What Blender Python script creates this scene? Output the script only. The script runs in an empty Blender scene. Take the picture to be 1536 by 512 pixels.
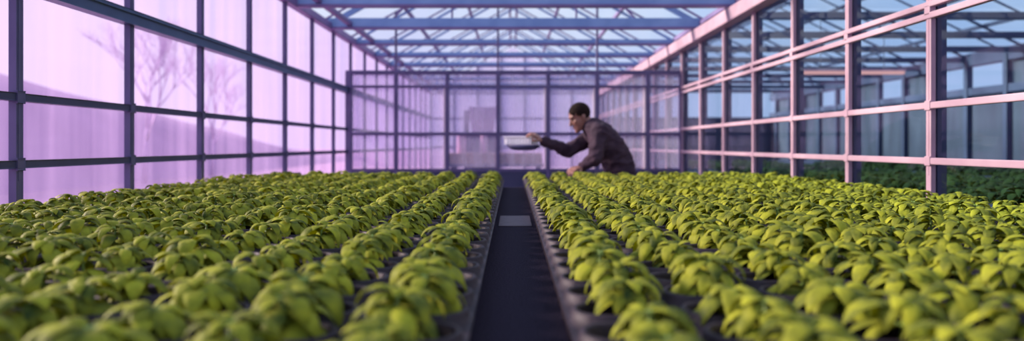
import bpy, bmesh, math, random
import numpy as np
from mathutils import Vector, Matrix, noise

random.seed(7)
rng = np.random.default_rng(11)
scene = bpy.context.scene
col = scene.collection
PI = math.pi

# ------------------------------------------------------------------ helpers
def wloc(o):
    v = Vector((0, 0, 0))
    while o is not None:
        v += o.location
        o = o.parent
    return v

def link(name, me, m=None, parent=None, smooth=False):
    o = bpy.data.objects.new(name, me)
    col.objects.link(o)
    if m is not None and len(me.materials) == 0:
        me.materials.append(m)
    if parent is not None:
        o.parent = parent
        o.location = -wloc(parent)      # mesh data is written in world space
    if smooth:
        me.polygons.foreach_set('use_smooth', [True] * len(me.polygons))
    return o

def tag(o, label=None, cat=None, group=None, kind=None):
    if label: o['label'] = label
    if cat: o['category'] = cat
    if group: o['group'] = group
    if kind: o['kind'] = kind
    return o

def empty(name, loc=(0, 0, 0)):
    o = bpy.data.objects.new(name, None)
    o.empty_display_size = 0.05
    o.location = loc
    col.objects.link(o)
    return o

class MB:
    """collects shapes (world space) into ONE mesh object"""
    def __init__(self):
        self.v, self.f = [], []
    def add(self, vs, fs):
        b = len(self.v)
        self.v.extend([tuple(p) for p in vs])
        self.f.extend([tuple(b + i for i in f) for f in fs])
        return self
    def bm(self, bm):
        bm.verts.index_update()
        self.add([v.co.copy() for v in bm.verts], [[v.index for v in f.verts] for f in bm.faces])
        bm.free()
        return self
    def box(self, x0, x1, y0, y1, z0, z1, bev=0.0):
        bm = bmesh.new()
        bmesh.ops.create_cube(bm, size=1.0)
        for v in bm.verts:
            v.co = Vector(((x0 + x1) / 2 + v.co.x * (x1 - x0), (y0 + y1) / 2 + v.co.y * (y1 - y0), (z0 + z1) / 2 + v.co.z * (z1 - z0)))
        if bev > 0:
            bmesh.ops.bevel(bm, geom=bm.edges[:], offset=bev, segments=2, affect='EDGES', profile=0.5)
        return self.bm(bm)
    def bar(self, p, q, w, h, up=(0, 0, 1), bev=0.0):
        p, q = Vector(p), Vector(q)
        d = (q - p); L = d.length; d.normalize()
        u = Vector(up); s = u.cross(d).normalized(); u = d.cross(s).normalized()
        bm = bmesh.new()
        bmesh.ops.create_cube(bm, size=1.0)
        for v in bm.verts:
            v.co = p + d * (v.co.x + .5) * L + s * v.co.y * w + u * v.co.z * h
        if bev > 0:
            bmesh.ops.bevel(bm, geom=bm.edges[:], offset=bev, segments=2, affect='EDGES', profile=0.5)
        return self.bm(bm)
    def tube(self, pts, radii, n=10, cap=True):
        pts = [Vector(p) for p in pts]
        rings = []
        for i, p in enumerate(pts):
            d = (pts[min(i + 1, len(pts) - 1)] - pts[max(i - 1, 0)]).normalized()
            a = Vector((0, 0, 1)) if abs(d.z) < .9 else Vector((1, 0, 0))
            s = d.cross(a).normalized(); u = s.cross(d)
            r = radii[i] if hasattr(radii, '__len__') else radii
            rings.append([p + s * math.cos(2 * PI * k / n) * r + u * math.sin(2 * PI * k / n) * r for k in range(n)])
        vs = [v for r in rings for v in r]
        fs = [(i * n + k, i * n + (k + 1) % n, (i + 1) * n + (k + 1) % n, (i + 1) * n + k) for i in range(len(pts) - 1) for k in range(n)]
        if cap:
            fs.append(tuple(range(n - 1, -1, -1)))
            fs.append(tuple((len(pts) - 1) * n + k for k in range(n)))
        return self.add(vs, fs)
    def ell(self, c, r, rot=None, seg=20, ring=12):
        bm = bmesh.new()
        bmesh.ops.create_uvsphere(bm, u_segments=seg, v_segments=ring, radius=1)
        M = Matrix.Diagonal(Vector((r[0], r[1], r[2]))).to_4x4()
        if rot is not None: M = rot.to_4x4() @ M
        M = Matrix.Translation(Vector(c)) @ M
        bm.transform(M)
        return self.bm(bm)
    def cap(self, p, q, r0, r1, n=12):
        """tapered capsule"""
        p, q = Vector(p), Vector(q)
        d = q - p; L = d.length
        d = d.normalized() if L > 1e-6 else Vector((0, 0, 1))
        a = Vector((0, 0, 1)) if abs(d.z) < .9 else Vector((1, 0, 0))
        s = d.cross(a).normalized(); u = s.cross(d)
        prof = [(-r0 * math.cos(t), r0 * math.sin(t)) for t in np.linspace(0.15, PI / 2, 5)] + \
               [(L + r1 * math.sin(t), r1 * math.cos(t)) for t in np.linspace(0, PI / 2 - 0.15, 5)]
        vs = []
        for (z, r) in prof:
            for k in range(n):
                an = 2 * PI * k / n
                vs.append(p + d * z + (s * math.cos(an) + u * math.sin(an)) * r)
        m = len(prof)
        fs = [(i * n + k, i * n + (k + 1) % n, (i + 1) * n + (k + 1) % n, (i + 1) * n + k) for i in range(m - 1) for k in range(n)]
        fs.append(tuple(range(n - 1, -1, -1))); fs.append(tuple((m - 1) * n + k for k in range(n)))
        return self.add(vs, fs)
    def mesh(self, name, recalc=True):
        me = bpy.data.meshes.new(name)
        me.from_pydata(self.v, [], self.f)
        if recalc:
            bm = bmesh.new(); bm.from_mesh(me)
            bmesh.ops.recalc_face_normals(bm, faces=bm.faces[:]); bm.to_mesh(me); bm.free()
        me.update()
        return me
    def build(self, name, m=None, parent=None, smooth=False):
        return link(name, self.mesh(name), m, parent, smooth)

def fuse(mb, voxel, smooth_it=6, factor=.5):
    """closed overlapping shapes -> one continuous surface"""
    me = mb.mesh('tmp')
    o = bpy.data.objects.new('tmp', me); col.objects.link(o)
    r = o.modifiers.new('r', 'REMESH'); r.mode = 'VOXEL'; r.voxel_size = voxel; r.use_smooth_shade = True
    if smooth_it:
        s = o.modifiers.new('s', 'SMOOTH'); s.factor = factor; s.iterations = smooth_it
    dg = bpy.context.evaluated_depsgraph_get()
    out = bpy.data.meshes.new_from_object(o.evaluated_get(dg))
    bpy.data.objects.remove(o); bpy.data.meshes.remove(me)
    out.materials.clear()
    out.polygons.foreach_set('use_smooth', [True] * len(out.polygons))
    return out

# ------------------------------------------------------------------ materials
def srgb(r, g, b):
    f = lambda c: (c / 255 / 12.92) if c / 255 <= .04045 else ((c / 255 + .055) / 1.055) ** 2.4
    return (f(r), f(g), f(b), 1)

class NT:
    def __init__(self, name):
        self.m = bpy.data.materials.new(name); self.m.use_nodes = True
        self.t = self.m.node_tree; self.t.nodes.clear()
        self.out = self.n('ShaderNodeOutputMaterial')
    def n(self, ty, **kw):
        x = self.t.nodes.new(ty)
        for k, v in kw.items():
            if k in x.inputs.keys() if isinstance(k, str) else False: x.inputs[k].default_value = v
            else: setattr(x, k, v)
        return x
    def l(self, a, b): self.t.links.new(a, b)
    def done(self, sock):
        self.l(sock, self.out.inputs['Surface']); return self.m

def noisy(name, c1, c2, scale=8, rough=.5, metal=0.0, bump=0.0, bscale=60, stretch=(1, 1, 1), spec=.5, detail=4):
    t = NT(name)
    tc = t.n('ShaderNodeTexCoord'); mp = t.n('ShaderNodeMapping'); mp.inputs['Scale'].default_value = stretch
    t.l(tc.outputs['Object'], mp.inputs['Vector'])
    nz = t.n('ShaderNodeTexNoise'); nz.inputs['Scale'].default_value = scale; nz.inputs['Detail'].default_value = detail
    t.l(mp.outputs[0], nz.inputs['Vector'])
    rp = t.n('ShaderNodeValToRGB')
    rp.color_ramp.elements[0].position = .35; rp.color_ramp.elements[0].color = c1
    rp.color_ramp.elements[1].position = .65; rp.color_ramp.elements[1].color = c2
    t.l(nz.outputs[0], rp.inputs[0])
    b = t.n('ShaderNodeBsdfPrincipled')
    b.inputs['Roughness'].default_value = rough; b.inputs['Metallic'].default_value = metal
    b.inputs['Specular IOR Level'].default_value = spec
    t.l(rp.outputs[0], b.inputs['Base Color'])
    if bump > 0:
        n2 = t.n('ShaderNodeTexNoise'); n2.inputs['Scale'].default_value = bscale; n2.inputs['Detail'].default_value = 5
        t.l(mp.outputs[0], n2.inputs['Vector'])
        bp = t.n('ShaderNodeBump'); bp.inputs['Strength'].default_value = bump; bp.inputs['Distance'].default_value = .01
        t.l(n2.outputs[0], bp.inputs['Height']); t.l(bp.outputs[0], b.inputs['Normal'])
    return t.done(b.outputs[0])

def glass(name, tint, film=None, film_amt=0.0, film_var=0.0, refl=1.0, rough=.02, vstreak=(1, 1, 1), scale=3):
    """clear sheet: tinted see-through, a Fresnel mirror and (optionally) a condensation film that scatters light"""
    t = NT(name)
    tr = t.n('ShaderNodeBsdfTransparent'); tr.inputs[0].default_value = tint
    base = tr.outputs[0]
    if film is not None:
        tl = t.n('ShaderNodeBsdfTranslucent'); tl.inputs[0].default_value = film
        df = t.n('ShaderNodeBsdfDiffuse'); df.inputs[0].default_value = film
        mx0 = t.n('ShaderNodeMixShader'); mx0.inputs[0].default_value = .25
        t.l(tl.outputs[0], mx0.inputs[1]); t.l(df.outputs[0], mx0.inputs[2])
        tc = t.n('ShaderNodeTexCoord'); mp = t.n('ShaderNodeMapping'); mp.inputs['Scale'].default_value = vstreak
        t.l(tc.outputs['Object'], mp.inputs[0])
        nz = t.n('ShaderNodeTexNoise'); nz.inputs['Scale'].default_value = scale; nz.inputs['Detail'].default_value = 5
        t.l(mp.outputs[0], nz.inputs['Vector'])
        mr = t.n('ShaderNodeMapRange'); mr.inputs['From Min'].default_value = .3; mr.inputs['From Max'].default_value = .7
        mr.inputs['To Min'].default_value = max(0, film_amt - film_var); mr.inputs['To Max'].default_value = min(1, film_amt + film_var)
        t.l(nz.outputs[0], mr.inputs[0])
        mx = t.n('ShaderNodeMixShader')
        t.l(mr.outputs[0], mx.inputs[0]); t.l(base, mx.inputs[1]); t.l(mx0.outputs[0], mx.inputs[2])
        base = mx.outputs[0]
    gl = t.n('ShaderNodeBsdfGlossy'); gl.inputs['Roughness'].default_value = rough
    fr = t.n('ShaderNodeFresnel'); fr.inputs['IOR'].default_value = 1.5
    ml = t.n('ShaderNodeMath', operation='MULTIPLY'); ml.inputs[1].default_value = refl
    ge = t.n('ShaderNodeNewGeometry')      # only the outer faces mirror; the inner side of each face must not
    fb = t.n('ShaderNodeMath', operation='SUBTRACT'); fb.inputs[0].default_value = 1.0
    t.l(ge.outputs['Backfacing'], fb.inputs[1])
    m2 = t.n('ShaderNodeMath', operation='MULTIPLY'); t.l(fr.outputs[0], m2.inputs[0]); t.l(fb.outputs[0], m2.inputs[1])
    t.l(m2.outputs[0], ml.inputs[0])
    mg = t.n('ShaderNodeMixShader')
    t.l(ml.outputs[0], mg.inputs[0]); t.l(base, mg.inputs[1]); t.l(gl.outputs[0], mg.inputs[2])
    return t.done(mg.outputs[0])

def leafmat(name, dark, light):
    t = NT(name)
    oi = t.n('ShaderNodeObjectInfo'); ge = t.n('ShaderNodeNewGeometry')
    tc = t.n('ShaderNodeTexCoord')
    nz = t.n('ShaderNodeTexNoise'); nz.inputs['Scale'].default_value = 28; nz.inputs['Detail'].default_value = 3
    t.l(tc.outputs['Object'], nz.inputs['Vector'])
    a = t.n('ShaderNodeMath', operation='MULTIPLY_ADD'); a.inputs[1].default_value = .45
    t.l(ge.outputs['Random Per Island'], a.inputs[0]); t.l(nz.outputs[0], a.inputs[2])
    rp = t.n('ShaderNodeValToRGB')
    rp.color_ramp.elements[0].position = .35; rp.color_ramp.elements[0].color = dark
    rp.color_ramp.elements[1].position = .95; rp.color_ramp.elements[1].color = light
    t.l(a.outputs[0], rp.inputs[0])
    b = t.n('ShaderNodeBsdfPrincipled'); b.inputs['Roughness'].default_value = .6; b.inputs['Specular IOR Level'].default_value = .12
    t.l(rp.outputs[0], b.inputs['Base Color'])
    tl = t.n('ShaderNodeBsdfTranslucent')
    hs = t.n('ShaderNodeHueSaturation'); hs.inputs['Saturation'].default_value = 1.15; hs.inputs['Value'].default_value = 1.0
    t.l(rp.outputs[0], hs.inputs['Color']); t.l(hs.outputs[0], tl.inputs[0])
    bp = t.n('ShaderNodeBump'); bp.inputs['Strength'].default_value = .25; bp.inputs['Distance'].default_value = .004
    n2 = t.n('ShaderNodeTexNoise'); n2.inputs['Scale'].default_value = 120
    t.l(tc.outputs['Object'], n2.inputs['Vector']); t.l(n2.outputs[0], bp.inputs['Height']); t.l(bp.outputs[0], b.inputs['Normal'])
    mx = t.n('ShaderNodeMixShader'); mx.inputs[0].default_value = .13
    t.l(b.outputs[0], mx.inputs[1]); t.l(tl.outputs[0], mx.inputs[2])
    return t.done(mx.outputs[0])

M = {}
M['frame_backlit'] = noisy('frame_backlit', srgb(84, 82, 118), srgb(96, 92, 130), 5, .45, .2)  # backlit darkness of the left posts is put into their colour
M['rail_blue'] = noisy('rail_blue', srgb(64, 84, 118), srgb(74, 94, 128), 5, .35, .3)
M['frame_pinklit'] = noisy('frame_pinklit', srgb(168, 130, 154), srgb(178, 142, 164), 6, .4, .0)  # pink light falling on the right frames is put into their colour
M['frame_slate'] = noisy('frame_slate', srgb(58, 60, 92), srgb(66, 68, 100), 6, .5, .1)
M['partition'] = noisy('partition_paint', srgb(92, 82, 122), srgb(104, 92, 134), 6, .45, .1)
M['reflection'] = noisy('reflection_cream', srgb(225, 205, 210), srgb(235, 218, 220), 6, .5)
M['truss_blue'] = noisy('truss_blue', srgb(124, 152, 204), srgb(140, 168, 216), 4, .45, .1)
M['truss_mauve'] = noisy('truss_mauve', srgb(120, 100, 150), srgb(136, 114, 164), 4, .45, .1)
M['pane_left'] = glass('pane_left', (.90, .83, .945, 1), (.62, .44, .78, 1), .11, .06, .2, .05, (1, 6, .3), 1.2)  # film streaks also stand in for vertical reflections of posts
M['pane_right'] = glass('pane_right', (.84, .90, .95, 1), None, refl=1.0, rough=.03)
M['pane_back'] = glass('pane_back', (.90, .86, .95, 1), (.72, .68, .84, 1), .28, .08, .3, .08, (6, 6, 1), 2.0)
M['pane_roof'] = glass('pane_roof', (.95, .97, .99, 1), None, refl=.12)
M['floor'] = noisy('concrete', srgb(70, 66, 92), srgb(86, 80, 106), 3, .7, bump=.3)
M['ground'] = noisy('ground_out', srgb(150, 112, 158), srgb(168, 126, 170), .2, .9)
M['hill'] = noisy('hill', srgb(136, 104, 158), srgb(152, 118, 170), .3, .95)  # lavender puts the distance haze into the hill colour
M['hazy_bark'] = noisy('hazy_bark', srgb(176, 146, 196), srgb(190, 160, 208), 2, .9)  # pale lilac paints the haze over the bare trees
M['mat'] = noisy('woven_mat', srgb(28, 24, 38), srgb(58, 50, 70), 240, .9, spec=.1, bump=.6, bscale=300, detail=2)
M['light_band'] = noisy('light_band_plate', srgb(76, 63, 78), srgb(90, 75, 90), 30, .6)
M['bench_steel'] = noisy('bench_steel', srgb(120, 120, 140), srgb(140, 138, 156), 8, .4, .6)
M['trough'] = noisy('trough_plastic', srgb(38, 30, 40), srgb(52, 42, 52), 14, .55, .0, bump=.1, bscale=40, spec=.3)
M['soil'] = noisy('soil', srgb(16, 12, 14), srgb(44, 34, 34), 90, .95, bump=.8, bscale=120)
M['leaf'] = leafmat('leaf', (.036, .064, .016, 1), (.38, .405, .032, 1))
M['stem'] = noisy('stem', srgb(120, 150, 70), srgb(140, 168, 84), 20, .5)
M['skin'] = noisy('skin', srgb(148, 102, 92), srgb(160, 112, 100), 9, .5, bump=.05)
M['hair'] = noisy('hair', srgb(30, 18, 18), srgb(48, 32, 28), 120, .85, spec=.15, bump=.6, bscale=200, stretch=(1, 1, .3))
M['jacket'] = noisy('jacket_cloth', srgb(58, 42, 58), srgb(72, 54, 68), 14, .8, spec=.2, bump=.35, bscale=45)
M['trousers'] = noisy('trousers', srgb(48, 44, 60), srgb(58, 52, 70), 20, .85, bump=.2)
M['shoe'] = noisy('shoe', srgb(40, 34, 34), srgb(54, 46, 44), 20, .5)
M['eye'] = noisy('eye', srgb(40, 32, 32), srgb(52, 42, 40), 20, .2)
M['white_plastic'] = noisy('white_plastic', srgb(240, 236, 246), srgb(248, 246, 252), 10, .35)
M['dark_tub'] = noisy('dark_tub', srgb(66, 66, 104), srgb(78, 78, 118), 10, .45)
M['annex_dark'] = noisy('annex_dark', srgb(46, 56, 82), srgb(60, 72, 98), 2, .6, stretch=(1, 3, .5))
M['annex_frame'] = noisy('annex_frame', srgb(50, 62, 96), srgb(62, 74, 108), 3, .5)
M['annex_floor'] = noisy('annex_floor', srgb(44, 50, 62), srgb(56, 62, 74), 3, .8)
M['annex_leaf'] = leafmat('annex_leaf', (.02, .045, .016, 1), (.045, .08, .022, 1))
M['crate_pink'] = noisy('crate_pink', srgb(224, 178, 206), srgb(236, 194, 216), 8, .5)
M['machine'] = noisy('machine_paint', srgb(176, 150, 196), srgb(192, 166, 210), 6, .5)
M['machine_dark'] = noisy('machine_dark', srgb(84, 74, 116), srgb(98, 88, 130), 6, .5)
_t = NT('pink_glow'); _e = _t.n('ShaderNodeEmission'); _e.inputs[0].default_value = srgb(225, 165, 160); _e.inputs[1].default_value = 1.3
M['bar_glow'] = _t.done(_e.outputs[0])
M['brown'] = noisy('dry_bed', srgb(150, 118, 116), srgb(190, 160, 140), 18, .9, bump=.5)

# ------------------------------------------------------------------ camera
CZ = 1.25
cam = bpy.data.cameras.new('camera'); co = bpy.data.objects.new('camera', cam); col.objects.link(co)
co.location = (0, 0, CZ); co.rotation_euler = (PI / 2, 0, 0)
FPX = 1000.0
cam.sensor_width = 36; cam.lens = FPX / 1536 * 36; cam.shift_y = -38 / 1536
cam.clip_start = .02; cam.clip_end = 500
cam.dof.use_dof = True; cam.dof.focus_distance = 2.35; cam.dof.aperture_fstop = 1.45
scene.camera = co

# ------------------------------------------------------------------ the shell
XL, XR = -2.07, 2.12
YP = 8.3                 # glass partition
YE = 17.0                # end of the far compartment
Y0 = -2.2
RZ = (1.17, 1.45, 1.93)  # rail heights
EAVE = 2.58
nwin = 0

o = MB().box(XL - .3, XR + .3, Y0, YE + .3, -.12, 0).build('floor', M['floor']); tag(o, kind='structure')
o = MB().box(-150, 150, -40, 220, -.5, -.13).build('ground_outside', M['ground']); tag(o, kind='structure')

def side_wall(name, X, out, ystart, ystop, pitch, mats, first=None):
    """posts, rails and one window (a column of panes) per bay"""
    global nwin
    pm, rm, um, gm, outer = mats
    w = empty('wall_' + name, (X, 0, 0)); tag(w, kind='structure')
    ys = []
    y = first
    while y - pitch > ystart: y -= pitch
    while y < ystop: ys.append(y); y += pitch
    for y in ys:
        b = MB().box(X - out * .022, X + out * .004, y - .02, y + .02, 0, EAVE, .003)
        b.box(X - out * .024, X - out * .02, y - .006, y + .006, 1.1, EAVE - .05)
        for z in RZ: b.box(X - out * .030, X - out * .018, y - .022, y + .022, z - .024, z + .024, .003)
        p = b.build('post', pm, w)
        if outer: MB().box(X + out * .016, X + out * .065, y - .012, y + .03, 0, EAVE, .003).build('outer_flange', outer, p)
    ya, yb = ys[0] - pitch, ys[-1] + pitch
    for k, z in enumerate(RZ):
        if k < 2:
            MB().box(X - out * .026, X + out * .004, ya, yb, z - .017, z + .017, .005).build('rail', rm, w)
        elif name == 'left':
            b = MB().box(X - out * .045, X + out * .004, ya, yb, z - .035, z + .02, .006)
            b.box(X - out * .055, X + out * .004, ya, yb, z + .02, z + .04, .004)
            b.build('rail', um, w)
        else:
            MB().box(X - out * .03, X + out * .004, ya, yb, z - .044, z - .012, .005).build('rail', um, w)
            MB().box(X - out * .03, X + out * .004, ya, yb, z + .014, z + .044, .005).build('rail', um, w)
    b = MB().box(X - out * .05, X + out * .05, ya, yb, 0, .16, .01); b.build('kerb', M['floor'], w)
    zs = (.16,) + RZ + (EAVE,)
    for y in [ya] + ys:
        nwin += 1
        b = MB()
        for k in range(4):
            b.box(X + out * .006, X + out * .012, y + .015, y + pitch - .015, zs[k] + .01, zs[k + 1] - .01)
        tag(b.build('window_%d' % nwin, gm), kind='structure')
    return ys

side_wall('left', XL, -1, Y0, YE - .4, .82, (M['frame_backlit'], M['frame_slate'], M['rail_blue'], M['pane_left'], None), first=2.77)
side_wall('right', XR, 1, Y0, YE - .4, .82, (M['frame_pinklit'], M['frame_pinklit'], M['frame_pinklit'], M['pane_right'], M['frame_slate']), first=3.36)
# eave beams
t = empty('trim_1', (XL, 0, EAVE)); tag(t, kind='structure')
MB().box(XL - .03, XL + .05, Y0, YE, EAVE - .03, EAVE + .05, .008).build('eave_beam', M['truss_mauve'], t)
MB().box(XL + .22, XL + .28, Y0, YE, EAVE + .01, EAVE + .06, .008).build('gutter_pipe', M['truss_mauve'], t)
t = empty('trim_2', (XR, 0, EAVE)); tag(t, kind='structure')
MB().box(XR - .10, XR + .02, Y0, YE, EAVE - .17, EAVE - .04, .01).build('eave_beam', M['frame_pinklit'], t)

# glass partition
wb = empty('wall_back', (0, YP, 0)); tag(wb, kind='structure')
px = [-2.03, -1.444, -.805, -.174, .45, 1.06, 1.69, 2.10]
PT = CZ + 109 / 120.5
PR = (CZ + 17 / 120.5, CZ + 88 / 120.5)
for i, x in enumerate(px):
    w = .042 if i in (0,) else .024
    p = MB().box(x - w, x + w, YP - .03, YP + .03, 0, PT, .005).build('post', M['partition'], wb)
    if i in (2, 4, 5, 6):
        MB().box(x - w - .022, x - w, YP - .012, YP + .03, .2, PR[1], .002).build('reflection_strip', M['reflection'], p)  # pale strip imitates a reflection beside the post
for z, h in ((PT, .026), (PR[0], .02), (PR[1], .016), (.94, .02)):
    MB().box(px[0] - .04, px[-1] + .03, YP - .025, YP + .025, z - h, z + h, .004).build('rail', M['partition'], wb)
MB().box(px[0], px[-1], YP - .02, YP + .02, 0, .93, .01).build('kerb', M['frame_slate'], wb)
zs = (.93, .96, PR[0], PR[1], PT)
for i in range(len(px) - 1):
    nwin += 1
    b = MB()
    for k in range(4):
        b.box(px[i] + .012, px[i + 1] - .012, YP - .003, YP + .003, zs[k] + .012, zs[k + 1] - .012)
    tag(b.build('window_%d' % nwin, M['pane_back']), kind='structure')

# roof: ridge along the house
RIDGE = 3.75
XM = (XL + XR) / 2
def roof_z(x, xl=XL, xr=XR, rid=RIDGE):
    xm = (xl + xr) / 2
    return EAVE + .05 + (rid - EAVE) * (1 - abs(x - xm) / ((xr - xl) / 2))
def truss(y, xl, xr, mb, mm, heavy):
    tr = empty('roof_truss', ((xl + xr) / 2, y, EAVE)); tag(tr, kind='structure')
    h = .05 if heavy else .025
    tb = MB().box(xl - .02, xr + .02, y - .02, y + .02, EAVE, EAVE + 2 * h, .004)
    tb.build('tie_beam', mb, tr)
    MB().box(xl - .02, xr + .02, y - .035, y + .035, EAVE - .028, EAVE - .001, .004).build('tie_flange', mm, tr)
    xm = (xl + xr) / 2
    for s in (xl, xr):
        MB().bar((s, y, roof_z(s, xl, xr) - .03), (xm, y, roof_z(xm, xl, xr) - .03), *((.034, .06) if heavy else (.025, .03))).build('rafter', mb, tr)
    if not heavy: return tr
    n = 6
    xs = [xl + (xr - xl) * k / n for k in range(n + 1)]
    for (i, j) in ((1, 2), (5, 4)):
        MB().bar((xs[i], y, EAVE + .06), (xs[j], y, roof_z(xs[j], xl, xr) - .04), .02, .02).build('strut', mm, tr)
    for k in (2, 4):
        MB().bar((xs[k], y, EAVE + .05), (xs[k], y, roof_z(xs[k], xl, xr) - .04), .02, .02, up=(0, 1, 0)).build('strut', mm, tr)
    return tr
for k, y in enumerate([1.5 + 1.2 * i for i in range(13)]):
    truss(y, XL, XR, M['truss_blue'], M['truss_mauve'], y < 8)

def ceiling(name, xl, xr, rid, ystart, ystop, mp, mg, npur=3):
    c = empty(name, ((xl + xr) / 2, (ystart + ystop) / 2, rid)); tag(c, kind='structure')
    xm = (xl + xr) / 2
    for s in (xl, xr):
        for k in range(npur + 1):
            x = s + (xm - s) * k / npur if k < npur else s + (xm - s) * .97
            z = roof_z(x, xl, xr, rid)
            MB().box(x - .02, x + .02, ystart, ystop, z - .03, z + .02, .004).build('purlin', mp, c)
        nb = int((ystop - ystart) / 1.2)
        for i in range(nb + 1):
            y = ystart + 1.2 * i
            MB().bar((s, y, roof_z(s, xl, xr, rid) + .02), (xm, y, roof_z(xm, xl, xr, rid) + .02), .02, .02).build('glazing_bar', mp, c)
        L = math.hypot(xm - s, rid - EAVE)
        a = Vector((s, ystart, roof_z(s, xl, xr, rid) + .034)); bq = Vector((xm, ystart, roof_z(xm, xl, xr, rid) + .034))
        mid = (a + bq) / 2
        MB().bar((mid.x, ystart, mid.z), (mid.x, ystop, mid.z), L, .006, up=(-(bq.z - a.z), 0, (bq.x - a.x)) if bq.x > a.x else ((bq.z - a.z), 0, -(bq.x - a.x))).build('roof_glass', mg, c)
    return c
ceiling('ceiling', XL, XR, RIDGE, Y0, YE, M['truss_mauve'], M['pane_roof'])

# gable mullions above the partition and the far end wall
g = empty('trim_3', (0, YP, PT)); tag(g, kind='structure')
for x in (-1.444, -.174, 1.06):
    MB().box(x - .013, x + .013, YP - .02, YP + .02, PT + .02, roof_z(x) - .06, .003).build('mullion', M['partition'], g)
we = empty('wall_end', (0, YE, 0)); tag(we, kind='structure')
for i in range(8):
    x = XL + (XR - XL) * i / 7
    MB().box(x - .02, x + .02, YE - .03, YE + .03, 0, roof_z(x), .004).build('post', M['partition'], we)
for z in (.6, 1.2, 1.93, EAVE):
    MB().box(XL, XR, YE - .02, YE + .02, z - .02, z + .02, .004).build('rail', M['partition'], we)
nwin += 1
b = MB().box(XL, XR, YE - .003, YE + .003, 0, EAVE)
b.add([(XL, YE, EAVE), (XR, YE, EAVE), (XM, YE, RIDGE), (XL, YE + .006, EAVE), (XR, YE + .006, EAVE), (XM, YE + .006, RIDGE)], [(0, 1, 2), (5, 4, 3), (0, 3, 4, 1), (1, 4, 5, 2), (2, 5, 3, 0)])
tag(b.build('window_%d' % nwin, M['pane_back']), kind='structure')

# ------------------------------------------------------------------ neighbouring dark compartment behind the right wall
AX0, AX1 = XR + .14, 7.2
t = MB().box(AX0 + .17, AX1 + .4, Y0, YE + .3, -.11, -.01).build('floor_annex', M['annex_floor']); tag(t, kind='structure')
wa = empty('wall_annex', (AX1, 0, 0)); tag(wa, kind='structure')
MB().box(AX1, AX1 + .1, Y0, 18.5, 0, 2.02).build('lower_panel', M['annex_dark'], wa)
MB().box(AX1 - .06, AX1 + .08, Y0, 18.5, 2.02, 2.14, .01).build('rail', M['annex_frame'], wa)
MB().box(AX1 - .06, AX1 + .08, Y0, 18.5, EAVE - .1, EAVE + .1, .01).build('eave_beam', M['annex_frame'], wa)
y = 0.4; k = 0
while y < 18.4:
    MB().box(AX1 - .08, AX1 + .02, y - .04, y + .04, 0, EAVE, .006).build('post', M['annex_frame'], wa)
    if k % 5 in (0, 3):
        MB().box(AX1 + .02, AX1 + .06, y + .04, y + .80, 2.14, EAVE - .1).build('upper_panel', M['annex_dark'], wa)
    y += .84; k += 1
MB().box(AX0 + .2, AX1, 18.4, 18.5, 0, 2.02).build('end_panel', M['annex_dark'], wa)
for k, y in enumerate([.9 + 1.2 * i for i in range(14)]):
    truss(y, AX0 + .1, AX1, M['annex_frame'], M['annex_frame'], y < 4)
ceiling('ceiling_annex', AX0 + .1, AX1, RIDGE, Y0, 18.4, M['annex_frame'], M['pane_roof'], 4)
lb = empty('glow_bar', (4.9, 9.5, 2.31)); tag(lb, 'added pink glowing bar hanging level behind the dark windows', 'light')  # added pink bar with a self-glowing underside
MB().box(4.13, 5.60, 9.46, 9.54, 2.305, 2.33, .006).build('bar_housing', M['crate_pink'], lb)
MB().box(4.15, 5.58, 9.465, 9.535, 2.262, 2.3045, .006).build('tube', M['bar_glow'], lb)
for x in (4.4, 5.3): MB().tube([(x, 9.5, 2.325), (x, 9.5, 3.05)], [.006, .006], 8).build('hanger', M['annex_frame'], lb)
# ------------------------------------------------------------------ outside: hills, trees
def ridge(name, x, ya, yb, hfun, depth, m):
    vs, fs = [], []
    n = 60
    for i in range(n + 1):
        y = ya + (yb - ya) * i / n
        h = hfun(y) + .25 * noise.noise(Vector((y * .12, x, 0)))
        for j, (dx, k) in enumerate(((0, 0), (-.25, .55), (-.5, .92), (-.75, 1.0), (-1.6, .8), (-2.4, 0))):
            vs.append((x + dx * depth, y, -.2 + h * k))
    for i in range(n):
        for j in range(5):
            a = i * 6 + j
            fs.append((a, a + 6, a + 7, a + 1))
    return tag(MB().add(vs, fs).build(name, m, None, True), kind='structure')
ridge('hill', -14, -5, 70, lambda y: 4.6 if y < 25 else max(.6, 4.6 - (y - 25) * .10), 11, M['hill'])

def bare_tree(x, y, H, seed, label):
    r = random.Random(seed)
    mb = MB()
    def grow(p, d, L, rad, lev):
        q = p + d * L
        m_ = p + d * L * .5 + Vector((r.uniform(-1, 1), r.uniform(-1, 1), 0)) * L * .05
        mb.tube([p, m_, q], [rad, rad * .85, rad * .68], 6 if lev < 2 else 4)
        if lev >= 6: return
        for k in range(3 if lev < 5 else 2):
            ax = Vector((r.uniform(-1, 1), r.uniform(-1, 1), r.uniform(-.2, .4)))
            nd = (d + ax * (.62 if lev else .5)).normalized()
            nd.z = abs(nd.z) * .8 + .15; nd.normalize()
            grow(q - d * L * r.uniform(0, .25), nd, L * r.uniform(.62, .82), rad * .62, lev + 1)
    grow(Vector((x, y, -.2)), Vector((0.02, .02, 1)), H * .25, H * .010, 0)
    o = mb.build('bare_tree', M['hazy_bark'], None, True)
    tag(o, label, 'tree', 'bare trees beyond the violet windows')
bare_tree(-13.2, 24, 8.2, 3, 'bare hazy tree seen nearest through the violet windows')
bare_tree(-13.5, 30, 7.4, 5, 'bare hazy tree standing behind the nearest one outside the violet windows')

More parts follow.
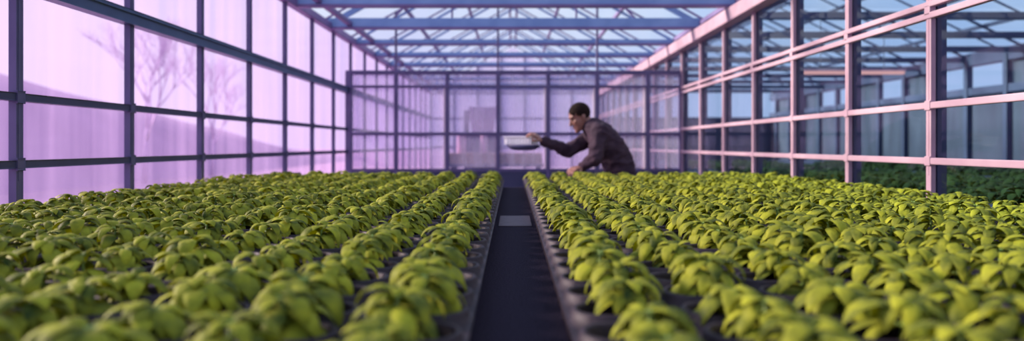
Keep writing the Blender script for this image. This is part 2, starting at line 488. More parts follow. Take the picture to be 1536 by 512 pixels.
# ------------------------------------------------------------------ growing bench, troughs
BZ = .90            # mat surface
TZ = .985           # trough rims
LE, RE = -.062, .09 # aisle edges of the two beds
PITCH, ROWS, CELL, NCELL = .178, 11, .1325, 37
YB0 = .62; YB1 = YB0 + CELL * NCELL
bx0, bx1 = LE - PITCH * ROWS - .0, RE + PITCH * ROWS
bx0, bx1 = max(bx0, XL + .06), min(bx1, XR - .06)

bench = empty('growing_bench', (0, (YB0 + YB1) / 2, 0))
tag(bench, 'long flat growing bench under dark woven matting that carries both planted beds', 'bench')
MB().box(bx0, bx1, YB0 - .04, YB1 + .02, BZ - .006, BZ).build('matting', M['mat'], bench)
MB().box(bx0, bx1, YB0 - .04, YB1 + .02, BZ - .07, BZ - .0065, .006).build('bench_top', M['bench_steel'], bench)
MB().box(LE + .004, RE - .004, 2.86, 3.27, BZ + .0005, BZ + .004, .001).build('light_band_plate', M['light_band'], bench)  # added plate, its lighter colour imitates a band of light across the aisle
for x in (bx0 + .1, -.7, .7, bx1 - .1):
    for y in (YB0 + .1, (YB0 + YB1) / 2, YB1 - .08):
        b = MB().box(x - .025, x + .025, y - .025, y + .025, .012, BZ - .07, .004)
        b.box(x - .05, x + .05, y - .05, y + .05, 0, .012, .003)
        b.build('leg', M['bench_steel'], bench)
for x in (bx0 + .1, -.7, .7, bx1 - .1):
    MB().box(x - .015, x + .015, YB0 + .12, YB1 - .1, .28, .32, .004).build('cross_rail', M['bench_steel'], bench)

def trough_mesh():
    """one row of oblong cells with rolled lips, ribbed sides; x from 0 (aisle side) to PITCH, y along the row"""
    mb = MB()
    W = PITCH - .002
    cx = W / 2
    hl, hr = .084, .053           # half length across the row, half width along it
    web = -.022
    n = 28
    corner = math.atan2(CELL / 2, W / 2)
    angs = sorted(set([2 * PI * k / n for k in range(n)] + [corner, PI - corner, PI + corner, 2 * PI - corner]))
    def stad(a, l, r):
        # ray from the centre to a stadium outline
        c, s = math.cos(a), math.sin(a)
        flat = l - r
        if abs(s) > 1e-6:
            t = r / abs(s)
            if abs(c * t) <= flat: return c * t, s * t
        # circle centred (+-flat,0)
        fx = flat if c > 0 else -flat
        b_ = c * fx
        t = b_ + math.sqrt(max(0, b_ * b_ - (fx * fx - r * r)))
        return c * t, s * t
    def rect(a):
        c, s = math.cos(a), math.sin(a)
        t = min((W / 2) / abs(c) if abs(c) > 1e-9 else 9, (CELL / 2) / abs(s) if abs(s) > 1e-9 else 9)
        return c * t, s * t
    m = len(angs)
    loops = [(-.016, -.062), (-.0125, -.004), (-.010, 0.0), (-.005, .0), (-.002, -.004), (0, web)]
    for c in range(NCELL):
        cy = CELL * (c + .5)
        vs = []
        for (d, z) in loops:
            for a in angs:
                x, y = stad(a, hl + d, hr + d)
                vs.append((cx + x, cy + y, z))
        for a in angs:
            x, y = rect(a); vs.append((cx + x, cy + y, web))
        fs = []
        for i in range(len(loops)):
            for k in range(m):
                fs.append((i * m + k, i * m + (k + 1) % m, (i + 1) * m + (k + 1) % m, (i + 1) * m + k))
        mb.add(vs, fs)
    # ribbed side walls and ends
    H = TZ - BZ - .0012
    for side in (0, 1):
        ny = NCELL * 12
        vs = []
        for i in range(ny + 1):
            y = CELL * NCELL * i / ny
            ph = (i % 12) / 12 * 2 * PI
            bulge = .005 * (.5 - .5 * math.cos(ph)) ** .6
            for (dx, z) in ((.0, web), (.0, web - .006), (.009 - bulge, web - .014), (.016 - bulge, -H + .008), (.014 - bulge * .4, -H)):
                vs.append((dx if side == 0 else W - dx, y, z))
        fs = []
        for i in range(ny):
            for j in range(4):
                a = i * 5 + j
                fs.append((a, a + 1, a + 6, a + 5) if side == 0 else (a, a + 5, a + 6, a + 1))
        mb.add(vs, fs)
    L = CELL * NCELL
    mb.box(.012, W - .012, 0.0, .004, -H, web); mb.box(.012, W - .012, L - .004, L, -H, web)
    mb.box(.016, W - .016, .004, L - .004, -H, -H + .004)
    return mb.mesh('trough', False)
tm = trough_mesh(); tm.materials.append(M['trough'])
tm.polygons.foreach_set('use_smooth', [True] * len(tm.polygons))
# mounded potting soil, one plug per cell
sb = MB()
ny = NCELL * 4
vs = [(.014 + (PITCH - .03) * j / 6, .006 + (CELL * NCELL - .012) * i / ny, -.056 + random.uniform(-.003, .003)) for i in range(ny + 1) for j in range(7)]
sb.add(vs, [(i * 7 + j, i * 7 + j + 1, (i + 1) * 7 + j + 1, (i + 1) * 7 + j) for i in range(ny) for j in range(6)])
sm_ = sb.mesh('soil'); sm_.materials.append(M['soil'])

ORD = ['zeroth', 'first', 'second', 'third', 'fourth', 'fifth', 'sixth', 'seventh', 'eighth', 'ninth', 'tenth', 'eleventh', 'twelfth', 'thirteenth',
       'fourteenth', 'fifteenth', 'sixteenth', 'seventeenth', 'eighteenth', 'nineteenth', 'twentieth']
def ordinal(k):
    if k <= 20: return ORD[k]
    return 'twenty-' + ORD[k - 20] if k < 30 else ('thirtieth' if k == 30 else 'thirty-' + ORD[k - 30])
SIDE = {-1: 'violet window side', 1: 'dark window side'}
def row_x(s, r):
    """aisle-side edge of row r (0 = beside the aisle)"""
    return (LE - PITCH * r) if s < 0 else (RE + PITCH * r)
proto = None
for s in (-1, 1):
    for r in range(ROWS):
        x = row_x(s, r)
        if proto is None:
            o = bpy.data.objects.new('planting_trough', tm); col.objects.link(o)
            c = bpy.data.objects.new('soil', sm_); col.objects.link(c); c.parent = o
            proto = (o, c)
        else:
            o = proto[0].copy(); col.objects.link(o)
            c = proto[1].copy(); col.objects.link(c); c.parent = o
        o.location = (x if s > 0 else x - PITCH, YB0, TZ)
        nm = 'beside the aisle' if r == 0 else '%s from the aisle' % ordinal(r + 1)
        tag(o, 'dark plastic trough of oblong cells, row %s, %s' % (nm, SIDE[s]), 'planting trough', 'planting troughs on the bench')

# ------------------------------------------------------------------ seedlings
def leaf_grid(L, W, up0, up1, cup, nl, nw, r):
    """one ovate domed leaf along +x from the origin; pitch goes from up0 to up1 (radians) towards the tip"""
    P = np.zeros((nl + 1, nw + 1, 3))
    x = z = 0.0
    tw = r.uniform(-.25, .25)
    for i in range(nl + 1):
        t = i / nl
        a = up0 + (up1 - up0) * t ** .9
        if i > 0:
            x += math.cos(a) * L / nl; z += math.sin(a) * L / nl
        w = W * .5 * max(0.06, (math.sin(PI * min(1, t * .95 + .04)) ** .75) * (1.12 - .35 * t)) if t < .999 else W * .03
        nx, nz = -math.sin(a), math.cos(a)
        for j in range(nw + 1):
            u = 2 * j / nw - 1
            drop = cup * w * (abs(u) ** 1.8) - .06 * w * (1 - abs(u)) * -1 * 0
            crease = -.10 * w * max(0, 1 - abs(u) * 3)
            off = -drop + crease
            yy = u * w * (1 - .18 * cup * u * u)
            P[i, j] = (x + nx * off, yy + tw * z * .3, z + nz * off)
    return P
def leaf_faces(nl, nw, b):
    return [(b + i * (nw + 1) + j, b + (i + 1) * (nw + 1) + j, b + (i + 1) * (nw + 1) + j + 1, b + i * (nw + 1) + j + 1) for i in range(nl) for j in range(nw)]

def make_plant(seed, nl, nw):
    r = random.Random(seed)
    V, F = [], []
    H = r.uniform(.034, .050)
    specs = []
    a0 = r.uniform(0, PI)
    for tier, (hz, L, W, cnt, u0, u1) in enumerate(((.25, .088, .034, 7, .60, -1.55), (.60, .090, .033, 7, .95, -1.65), (.90, .077, .030, 6, 1.15, -1.65), (1.0, .050, .025, 4, 1.2, -1.1))):
        for k in range(cnt):
            a = a0 + tier * .75 + 2 * PI * k / cnt + r.uniform(-.35, .35)
            sc = r.uniform(.82, 1.18)
            specs.append((a, H * hz, L * sc, W * sc * r.uniform(.9, 1.1), u0 + r.uniform(-.22, .22), u1 + r.uniform(-.35, .35), r.uniform(.15, .45)))
    for (a, z, L, W, u0, u1, cup) in specs:
        P = leaf_grid(L, W, u0, u1, cup, nl, nw, r).reshape(-1, 3)
        P[:, 0] += .006
        c, s = math.cos(a), math.sin(a)
        Q = np.stack([P[:, 0] * c - P[:, 1] * s, P[:, 0] * s + P[:, 1] * c, P[:, 2] + z], 1)
        F += leaf_faces(nl, nw, len(V)); V += [tuple(q) for q in Q]
    return V, F, H, specs

NV = 14
hi = []
for k in range(NV):
    V, F, H, specs = make_plant(100 + k, 8, 6)
    me = bpy.data.meshes.new('foliage'); me.from_pydata(V, [], F); me.update()
    me.polygons.foreach_set('use_smooth', [True] * len(me.polygons)); me.materials.append(M['leaf'])
    b = MB()
    b.tube([(0, 0, -.03), (.002, .001, H * .5), (0, 0, H + .002)], [.0035, .003, .002], 7)
    for (a, z, L, W, u0, u1, cup) in specs:
        b.tube([(0, 0, z - .001), (.008 * math.cos(a), .008 * math.sin(a), z + .002)], [.0016, .0012], 5)
    ms = b.mesh('stem'); ms.materials.append(M['stem'])
    ms.polygons.foreach_set('use_smooth', [True] * len(ms.polygons))
    hi.append((me, ms))
lo = [(np.array(V), F) for V, F, H, _ in (make_plant(100 + k, 6, 4) for k in range(NV))]

def project(x, y, z):
    return 768 + FPX * x / y, 218 - FPX * (z - CZ) / y
plants = []
for s in (-1, 1):
    for r in range(ROWS):
        cx = row_x(s, r) + s * PITCH * .54
        rank = 0
        for c in range(NCELL):
            y = YB0 + CELL * (c + .5) + random.uniform(-.018, .018)
            x = cx + random.uniform(-.014, .014)
            sc = random.uniform(.88, 1.14)
            p = dict(s=s, r=r, x=x, y=y, z=TZ - .004, sc=sc, a=random.uniform(0, 2 * PI), v=random.randrange(NV), tx=random.uniform(-.14, .14), ty=random.uniform(-.14, .14))
            u, v = project(x, y, TZ + .04)
            m = FPX * .07 / y
            p['seen'] = -m < u < 1536 + m and v - m < 512
            p['margin'] = -m - 260 < u < 1796 + m
            if p['seen']: rank += 1; p['rank'] = rank
            plants.append(p)
seen = sorted([p for p in plants if p['seen']], key=lambda p: p['y'])
near = seen[:300]
far = seen[300:] + [p for p in plants if not p['seen'] and p['margin']]
first = None
for p in near:
    me, ms = hi[p['v']]
    if first is None:
        root = empty('seedling'); f = bpy.data.objects.new('foliage', me); g = bpy.data.objects.new('stem', ms)
        for q in (f, g): col.objects.link(q); q.parent = root
        first = (root, f, g)
    else:
        root = first[0].copy(); f = first[1].copy(); g = first[2].copy()
        f.data = me; g.data = ms
        for q in (root, f, g): col.objects.link(q)
        f.parent = root; g.parent = root
    root.location = (p['x'], p['y'], p['z']); root.rotation_euler = (p['tx'], p['ty'], p['a']); root.scale = (p['sc'],) * 3
    nm = 'row beside the aisle' if p['r'] == 0 else '%s row from aisle' % ordinal(p['r'] + 1)
    tag(root, 'bright green leafy seedling, %s from near end, %s, %s' % (ordinal(p['rank']), nm, SIDE[p['s']]), 'seedling', 'leafy seedlings in the troughs')

def plant_mass(name, ps, m, label, cat):
    VV, FF = [], []
    b = 0
    for p in ps:
        V, F = lo[p['v']]
        R = np.array(Matrix.Rotation(p['ty'], 3, 'Y') @ Matrix.Rotation(p['tx'], 3, 'X') @ Matrix.Rotation(p['a'], 3, 'Z'))
        W = (V * p['sc']) @ R.T + np.array((p['x'], p['y'], p['z']))
        VV.append(W); FF.append(np.array(F) + b); b += len(V)
    VV = np.concatenate(VV); FF = np.concatenate(FF)
    me = bpy.data.meshes.new(name)
    me.vertices.add(len(VV)); me.vertices.foreach_set('co', VV.astype(np.float32).ravel())
    me.loops.add(FF.size); me.loops.foreach_set('vertex_index', FF.astype(np.int32).ravel())
    me.polygons.add(len(FF)); me.polygons.foreach_set('loop_start', np.arange(0, FF.size, 4, dtype=np.int32))
    me.update(calc_edges=True)
    me.polygons.foreach_set('use_smooth', [True] * len(FF))
    return tag(link(name, me, m), label, cat, None, 'stuff')
plant_mass('seedling_foliage', far, M['leaf'], 'mass of small green seedlings filling the far half of both beds', 'seedlings')

# dark crop in the neighbouring compartment
def annex_bench(x0, x1, label):
    o = empty('crop_bench', ((x0 + x1) / 2, 7, 0)); tag(o, label, 'bench', 'crop benches behind the dark windows')
    b = MB().box(x0, x1, 1.2, 14, .84, .9, .01); b.box(x0, x1, 1.2, 14, .9, .93); b.build('bench_top', M['annex_frame'], o)
    for x in (x0 + .08, x1 - .08):
        for y in (1.4, 5.5, 9.6, 13.8):
            MB().box(x - .03, x + .03, y - .03, y + .03, 0, .84, .004).build('leg', M['annex_frame'], o)
annex_bench(2.62, 4.0, 'dark crop bench just behind the dark windows')
annex_bench(4.9, 6.4, 'dark crop bench furthest behind the dark windows')
ann = []
for (x0, x1) in ((2.7, 3.95), (5.0, 6.35)):
    for x in np.arange(x0, x1, .2):
        for y in np.arange(1.3, 11, .16):
            ann.append(dict(v=random.randrange(NV), sc=random.uniform(1.2, 1.7), a=random.uniform(0, 6.28), tx=random.uniform(-.2, .2), ty=random.uniform(-.2, .2), x=x + random.uniform(-.03, .03), y=y, z=.93))
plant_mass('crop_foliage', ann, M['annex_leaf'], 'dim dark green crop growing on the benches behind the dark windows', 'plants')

# ------------------------------------------------------------------ the person
PY = 5.92
def P(pxx, pyy, Y=PY):
    return Vector(((pxx - 768) * Y / FPX, Y, CZ - (pyy - 218) * Y / FPX))
def ZP(zx, zy, Y=PY):
    return P(790 + zx / 4.265, 145 + zy / 4.265, Y)

hc = ZP(338, 128)                         # head centre
pitch = math.radians(27); yaw = math.radians(10)
fw = Vector((-math.cos(pitch) * math.cos(yaw), -math.cos(pitch) * math.sin(yaw), -math.sin(pitch))).normalized()
sd = Vector((0, 0, 1)).cross(fw).normalized()   # person's left, towards the camera
up = fw.cross(sd).normalized()
HR = Matrix((fw, sd, up)).transposed()
HS = 1.02
def H(f, s, u): return hc + (fw * f + sd * s + up * u) * HS
def hell(mb, c, r, tilt=None): mb.ell(H(*c), [q * HS for q in r], HR if tilt is None else HR @ tilt, 24, 16)

sh_far = ZP(452, 232, PY + .17); sh_near = ZP(470, 225, PY - .17)
el_far = ZP(262, 348, PY + .10); wr_far = ZP(104, 284, PY - .06)
el_near = ZP(440, 395, PY - .26); wr_near = ZP(352, 452, PY - .20)
hip = ZP(596, 475); hipL = hip + Vector((0, -.10, -.06)); hipR = hip + Vector((0, .10, -.06))
spine = [hip, ZP(575, 405), ZP(530, 330), ZP(470, 252), ZP(432, 205)]
neck = ZP(398, 180)

def arm(mb, a, b, c, r0, r1, r2):
    mb.cap(a, b, r0, r1); mb.cap(b, c, r1 * .98, r2)

def hand(mb, wrist, d, n, thumb_side, curl, spread=.12):
    """palm along d, palm faces n; thumb_side = +-1 along d x n"""
    d = Vector(d).normalized(); n = (Vector(n) - Vector(n).dot(d) * d).normalized(); l = d.cross(n)
    for k in range(4):
        o_ = (k - 1.5) * .020
        mb.cap(wrist + l * o_ * .55 - d * .005, wrist + d * .088 + l * o_, .0165, .0135, 8)
    Ls = (.070, .080, .074, .056)
    order = range(4) if thumb_side < 0 else (3, 2, 1, 0)
    for idx, k in enumerate(order):
        o_ = (k - 1.5) * .021
        L = Ls[idx]
        p = wrist + d * .09 + l * o_
        dd = (d + l * (k - 1.5) * spread * .6).normalized()
        ang = 0
        for seg, (fr, rr) in enumerate(((.45, .0100), (.31, .0092), (.24, .0084))):
            ang += curl * (.75 if seg == 0 else 1)
            v = dd * math.cos(ang) + n * math.sin(ang)
            q = p + v * L * fr
            mb.cap(p, q, rr, rr * .92, 8); p = q
    # thumb from the side of the palm near its base
    p = wrist + d * .028 + l * thumb_side * .030
    v = (d * .70 + l * thumb_side * .62 + n * .35).normalized()
    q = p + v * .042; mb.cap(wrist + d * .018 + l * thumb_side * .012, p, .015, .0125, 8); mb.cap(p, q, .0125, .0105, 8)
    v2 = (d * .85 + l * thumb_side * .15 + n * (.35 + curl * .4)).normalized()
    mb.cap(q, q + v2 * .030, .0105, .0088, 8)

body = MB()
# head
hell(body, (-.012, 0, .028), (.094, .074, .088))
hell(body, (.020, 0, -.030), (.070, .064, .086))
hell(body, (.046, 0, -.080), (.046, .046, .040))
hell(body, (.078, 0, -.104), (.018, .024, .017))
hell(body, (.066, 0, .028), (.024, .050, .016))          # brow
body.cap(H(.080, 0, .016), H(.106, 0, -.030), .009 * HS, .013 * HS)   # nose
for s in (-1, 1):
    hell(body, (.092, .010 * s, -.034), (.012, .009, .008))
    hell(body, (.052, .042 * s, -.020), (.026, .018, .018))  # cheekbone
    hell(body, (-.012, .074 * s, -.018), (.018, .007, .031), Matrix.Rotation(math.radians(-12), 3, 'Y'))   # ear
    hell(body, (-.016, .079 * s, -.006), (.016, .006, .016))
hell(body, (.086, 0, -.062), (.014, .022, .006)); hell(body, (.083, 0, -.074), (.014, .020, .007))  # lips
# neck and trunk
body.cap(H(-.028, 0, -.05), neck, .056, .060); body.cap(neck, spine[4], .060, .068)
for i in range(4):
    for s in (-1, 1):
        body.cap(spine[i] + Vector((0, .07 * s, 0)), spine[i + 1] + Vector((0, (.07 if i < 3 else .03) * s, 0)), .095, .095 if i < 2 else .08)
body.cap(sh_far, sh_near, .055, .055)
arm(body, sh_far, el_far, wr_far, .046, .037, .027)
arm(body, sh_near, el_near, wr_near, .046, .037, .027)
dF = (wr_far - el_far).normalized()
# far hand: closes on the end of the white tray; thumb on top
tray_c = P(781, 212, PY + .03)
hand(body, wr_far, (P(799, 200.5, PY - .075) - wr_far), Vector((-.55, .35, -.75)), 1, .50)
# near hand: relaxed over the plants
hand(body, wr_near, (ZP(312, 462, PY - .24) - wr_near), Vector((-.2, .1, -1)), 1, .42)
legs = []
for s, hj in ((-1, hipL), (1, hipR)):
    kn = Vector((hj.x - .03 + .02 * s, hj.y + .02 * s, .50)); an = Vector((hj.x + .02 + .04 * s, hj.y + .02 * s, .10))
    body.cap(hj, kn, .078, .052); body.cap(kn, an, .052, .036)
    body.cap(an, an + Vector((-.14, 0, -.055)), .034, .026); body.cap(an + Vector((.02, 0, -.05)), an + Vector((-.14, 0, -.06)), .032, .026)
    legs.append((hj, kn, an))
pm = fuse(body, .0048, 3)
pm.materials.append(M['skin'])
person = bpy.data.objects.new('person', pm); col.objects.link(person)
tag(person, 'person in a dark jacket leaning over the bed and reaching toward a white tray', 'person')

# hair: a close cap, cut along the hairline
bm = bmesh.new(); bmesh.ops.create_uvsphere(bm, u_segments=48, v_segments=32, radius=1)
for v in bm.verts: v.co = Vector((-.014 + v.co.x * .0975, v.co.y * .0775, .029 + v.co.z * .0915))
def hairline(f, s):
    t = min(1, max(0, (f + .09) / .165))
    return -.075 + .140 * t ** 1.1 + (.012 * math.cos(s * 50) if f > .03 else 0)
kill = [fc for fc in bm.faces if (lambda c: c.z < hairline(c.x, c.y) or (abs(c.y) > .06 and c.x > .035 and c.z < .045))(fc.calc_center_median())]
bmesh.ops.delete(bm, geom=kill, context='FACES')
for v in bm.verts:
    k = 1 + .022 * noise.noise(v.co * 60)
    v.co = H(v.co.x * k, v.co.y * k, v.co.z * k)
me = bpy.data.meshes.new('hair'); bm.to_mesh(me); bm.free()
ho = link('hair', me, M['hair'], person, True)
so = ho.modifiers.new('s', 'SOLIDIFY'); so.thickness = .008; so.offset = -.8
for s in (-1, 1):
    MB().ell(H(.076, .029 * s, .004), (.011, .011, .009), None, 12, 8).build('eye', M['eye'], person, True)
    MB().cap(H(.086, .014 * s, .026), H(.076, .045 * s, .028), .004, .003).build('eyebrow', M['hair'], person, True)

# jacket
jk = MB()
rad = [.122, .124, .128, .118, .090]
for i in range(4):
    for s in (-1, 0, 1):
        k = (.085, .09, .10, .10, .05)
        jk.cap(spine[i] + Vector((0, k[i] * s, 0)), spine[i + 1] + Vector((0, k[i + 1] * s, 0)), rad[i], rad[i + 1], 16)
jk.cap(hip + Vector((.01, -.09, -.06)), hip + Vector((.01, .09, -.06)), .118, .118)
jk.cap(sh_far, sh_near, .082, .082, 16)
arm(jk, sh_far, el_far, wr_far - dF * .015, .078, .062, .043)
dN = (wr_near - el_near).normalized()
arm(jk, sh_near, el_near, wr_near - dN * .015, .080, .064, .044)
jk.cap(spine[4] + Vector((-.01, 0, -.02)), neck + Vector((.012, 0, -.012)), .085, .074, 16)
jm = fuse(jk, .010, 5)
# folds: stretched ridges across the sleeves and the waist
n_ = len(jm.vertices); cobuf = np.empty(n_ * 3, np.float32); nobuf = np.empty(n_ * 3, np.float32)
jm.vertices.foreach_get('co', cobuf); jm.vertices.foreach_get('normal', nobuf)
cobuf = cobuf.reshape(-1, 3); nobuf = nobuf.reshape(-1, 3)
for i in range(n_):
    p = Vector(cobuf[i])
    q = Vector((p.x * 9 + p.z * 5, p.y * 6, p.z * 16 - p.x * 7))
    h_ = 1 - abs(noise.noise(q)) * 2
    h2 = noise.noise(q * 2.3)
    cobuf[i] += nobuf[i] * (.012 * h_ + .005 * h2 - .004)
jm.vertices.foreach_set('co', cobuf.ravel()); jm.update()
jo = link('jacket', jm, M['jacket'], person, True)
# collar and zip
cl = MB()
cdir = (H(-.028, 0, -.05) - neck).normalized()
ca = cdir.cross(Vector((0, 1, 0))).normalized(); cb = cdir.cross(ca)
vs, fs = [], []
n = 28
for j, (h_, r_) in enumerate(((-.030, .082), (.018, .074), (.024, .070), (-.026, .072))):
    for k in range(n):
        a = 2 * PI * k / n
        vs.append(neck + cdir * h_ + (ca * math.cos(a) + cb * math.sin(a)) * r_)
for j in range(4):
    for k in range(n):
        fs.append((j * n + k, j * n + (k + 1) % n, ((j + 1) % 4) * n + (k + 1) % n, ((j + 1) % 4) * n + k))
cl.add(vs, fs).build('collar', M['jacket'], jo, True)
tr = MB()
for hj, kn, an in legs:
    tr.cap(hj + Vector((0, 0, .02)), kn, .110, .080, 16); tr.cap(kn, an + Vector((0, 0, .0)), .080, .066, 16)
tr.cap(hipL + Vector((0, 0, .04)), hipR + Vector((0, 0, .04)), .112, .112, 16)
link('trousers', fuse(tr, .012, 4), M['trousers'], person, True)
for hj, kn, an in legs:
    b = MB(); b.cap(Vector((an.x + .025, an.y, .055)), Vector((an.x - .14, an.y, .044)), .045, .038)
    b.box(an.x - .19, an.x + .07, an.y - .044, an.y + .044, .0, .03, .012); b.cap(an, Vector((an.x, an.y, .05)), .046, .046)
    link('shoe', fuse(b, .008, 3), M['shoe'], person, True)

# white tray held in the far hand, on a dark tub
tray = empty('seed_tray', tray_c)
tray.rotation_euler.z = math.radians(-24)
tag(tray, 'white plastic seed tray over a dark tub, held up by the person', 'tray', None)
b = MB()
x0, x1 = P(759, 0, PY + .03).x, P(803, 0, PY + .03).x
z1, z0 = P(0, 205.5, PY).z, P(0, 217, PY).z
y0, y1 = PY - .04, PY + .14
b.box(x0, x1, y0, y1, z0, z0 + .006)
for (a, c, e, f) in ((x0, x1, y0, y0 + .006), (x0, x1, y1 - .006, y1), (x0, x0 + .006, y0, y1), (x1 - .006, x1, y0, y1)):
    b.box(a, c, e, f, z0, z1, .002)
for k in range(1, 9):
    xx = x0 + (x1 - x0) * k / 9
    b.box(xx - .003, xx + .003, y0 - .004, y0 + .002, z0 + .006, z1 - .006, .001)
    b.box(xx - .002, xx + .002, y0, y1, z0, z1 - .006)
b.box(x0 - .008, x1 + .008, y0 - .008, y0 + .008, z1 - .006, z1 + .003, .002); b.box(x0 - .008, x1 + .008, y1 - .008, y1 + .008, z1 - .006, z1 + .003, .002)
b.build('cell_tray', M['white_plastic'], tray)
vs, fs = [], []
n = 20
for (zz, k) in ((z0 - .002, 1.0), (z0 - .025, .93), (z0 - .045, .70), (z0 - .052, .45)):
    for i in range(n):
        a = 2 * PI * i / n
        cx_, sy_ = math.copysign(abs(math.cos(a)) ** .5, math.cos(a)), math.copysign(abs(math.sin(a)) ** .5, math.sin(a))
        vs.append(((x0 + x1) / 2 + .02 + cx_ * (x1 - x0) / 2 * 1.12 * k, (y0 + y1) / 2 + sy_ * (y1 - y0) / 2 * 1.05 * k, zz))
for j in range(3):
    for i in range(n): fs.append((j * n + i, (j + 1) * n + i, (j + 1) * n + (i + 1) % n, j * n + (i + 1) % n))
fs.append(tuple(range(n))); fs.append(tuple(3 * n + i for i in range(n - 1, -1, -1)))
MB().add(vs, fs).build('tub', M['dark_tub'], tray, True)

# ------------------------------------------------------------------ beyond the partition
def Q(pxx, pyy, Y): return P(pxx, pyy, Y)
Yb = 11.0
o = empty('potting_bench', (Q(710, 0, Yb).x, Yb, 0)); tag(o, 'brown topped potting bench standing behind the glass partition', 'bench')
xa, xb = Q(676, 0, Yb).x, Q(812, 0, Yb).x; zt = Q(0, 228, Yb).z
b = MB().box(xa, xb, Yb - .3, Yb + .4, zt - .20, zt - .02, .01); b.build('soil_bin', M['brown'], o)
MB().box(xa - .03, xb + .03, Yb - .33, Yb + .43, zt - .24, zt - .19, .008).build('bench_top', M['machine_dark'], o)
for x in (xa + .05, xb - .05):
    for y in (Yb - .25, Yb + .35): MB().box(x - .03, x + .03, y - .03, y + .03, 0, zt - .24, .004).build('leg', M['machine_dark'], o)
# potting machine on the bench: dark body, two drums
def drum(xp, yt, yb_, r, label):
    c = Q(xp, 0, Yb); z1_, z0_ = Q(0, yt, Yb).z, zt - .02
    o = MB().tube([(c.x, Yb, z0_), (c.x, Yb, z0_ + .01), (c.x, Yb, z1_ - .02), (c.x, Yb, z1_ - .01), (c.x, Yb, z1_)], [r * .96, r, r, r * .98, r * .9], 24).build('drum', M['crate_pink'], None, True)
    o.location = (0, 0, 0)
    MB().tube([(c.x, Yb, z1_), (c.x, Yb, z1_ + .012)], [r * 1.03, r * 1.03], 24).build('lid', M['machine'], o)
    tag(o, label, 'drum', 'pink drums beyond the partition')
drum(692, 204, 228, .075, 'shorter wide pink drum on the potting bench beyond the partition')
drum(726, 203, 228, .055, 'taller narrow pink drum on the potting bench beyond the partition')
o = empty('potting_machine', (Q(715, 0, Yb + .9).x, Yb + .9, 0)); tag(o, 'pale mauve hopper machine standing behind the potting bench', 'machine')
Ym = Yb + .9
xa, xb = Q(704, 0, Ym).x, Q(745, 0, Ym).x; zb_, zt_ = Q(0, 200, Ym).z, Q(0, 162, Ym).z
vs = [(xa, Ym - .3, zt_), (xb, Ym - .3, zt_), (xb, Ym + .3, zt_), (xa, Ym + .3, zt_), (xa + .06, Ym - .2, zb_), (xb - .06, Ym - .2, zb_), (xb - .06, Ym + .2, zb_), (xa + .06, Ym + .2, zb_)]
MB().add(vs, [(0, 3, 2, 1), (4, 5, 6, 7), (0, 1, 5, 4), (1, 2, 6, 5), (2, 3, 7, 6), (3, 0, 4, 7)]).build('hopper', M['machine'], o)
MB().box(xa - .09, xa - .01, Ym - .15, Ym + .15, .6, zt_ - .05, .01).build('chute', M['machine_dark'], o)
MB().box(xa, xb + .05, Ym - .25, Ym + .25, .55, zb_ - .001, .02).build('housing', M['machine_dark'], o)
for x in (xa + .05, xb): MB().box(x - .03, x + .03, Ym - .2, Ym + .2, 0, .55, .005).build('leg', M['machine_dark'], o)

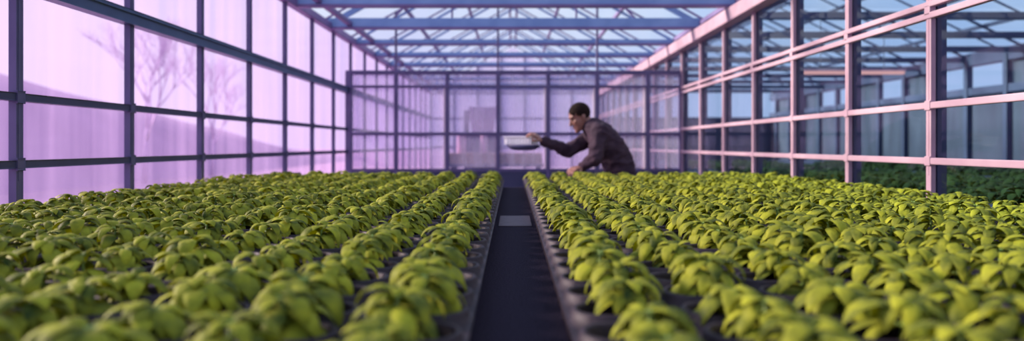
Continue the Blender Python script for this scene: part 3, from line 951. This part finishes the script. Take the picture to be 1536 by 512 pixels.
# ------------------------------------------------------------------ light
w = bpy.data.worlds.new('sky'); scene.world = w; w.use_nodes = True
t = w.node_tree; t.nodes.clear()
def N(ty, **kw):
    x = t.nodes.new(ty)
    for k, v in kw.items(): setattr(x, k, v)
    return x
def mth(op, a, b=None, c=None):
    x = N('ShaderNodeMath', operation=op)
    for i, q in enumerate((a, b, c)):
        if q is None: continue
        if isinstance(q, (int, float)): x.inputs[i].default_value = q
        else: t.links.new(q, x.inputs[i])
    return x.outputs[0]
def mixc(fac, a, b):
    x = N('ShaderNodeMix', data_type='RGBA')
    for s_, q in (('Factor', fac),):
        if isinstance(q, (int, float)): x.inputs[0].default_value = q
        else: t.links.new(q, x.inputs[0])
    for i, q in ((6, a), (7, b)):
        if isinstance(q, tuple): x.inputs[i].default_value = q
        else: t.links.new(q, x.inputs[i])
    return x.outputs[2]
def mapr(v, a, b, smooth=True):
    x = N('ShaderNodeMapRange', interpolation_type='SMOOTHSTEP' if smooth else 'LINEAR')
    t.links.new(v, x.inputs[0]); x.inputs[1].default_value = a; x.inputs[2].default_value = b
    return x.outputs[0]
tc = N('ShaderNodeTexCoord'); sp = N('ShaderNodeSeparateXYZ'); t.links.new(tc.outputs['Generated'], sp.inputs[0])
X, Y_, Z = sp.outputs
low = mixc(mapr(X, -.35, .45), (.90, .79, 1.20, 1), (.60, .76, 1.10, 1))
zen = (.66, .86, 1.16, 1)
sky = mixc(mapr(Z, .02, .36), low, zen)
nz = N('ShaderNodeTexNoise'); nz.inputs['Scale'].default_value = 5.0; nz.inputs['Detail'].default_value = 5
t.links.new(tc.outputs['Generated'], nz.inputs['Vector'])
cl_ = mth('MULTIPLY', mapr(nz.outputs[0], .40, .62), mapr(Z, .05, .25))
sky = mixc(mth('MULTIPLY', cl_, .75), sky, (1.0, 1.08, 1.22, 1))
# bright low sun glow behind the violet windows
d = Vector((-.60, .78, .16)).normalized()
dot = mth('ADD', mth('ADD', mth('MULTIPLY', X, d.x), mth('MULTIPLY', Y_, d.y)), mth('MULTIPLY', Z, d.z))
glow = mth('POWER', mth('MAXIMUM', dot, 0.0), 14.0)
sky = mixc(mth('MULTIPLY', glow, .9), sky, (1.16, 1.13, 1.26, 1))
bg = N('ShaderNodeBackground'); t.links.new(sky, bg.inputs[0]); bg.inputs[1].default_value = .85
wo = N('ShaderNodeOutputWorld'); t.links.new(bg.outputs[0], wo.inputs[0])

sun = bpy.data.lights.new('sun', 'SUN'); sun.energy = 13; sun.color = (1.0, .94, .68); sun.angle = math.radians(14)
so_ = bpy.data.objects.new('sun', sun); col.objects.link(so_)
so_.rotation_euler = Vector((.87, -.20, -.38)).to_track_quat('-Z', 'Y').to_euler()

scene.view_settings.view_transform = 'Standard'; scene.view_settings.look = 'None'
scene.view_settings.exposure = 0.0; scene.view_settings.gamma = 1.0; scene.view_settings.use_curve_mapping = False
scene.cycles.max_bounces = 10; scene.cycles.transparent_max_bounces = 40; scene.cycles.transmission_bounces = 8
scene.cycles.use_denoising = True
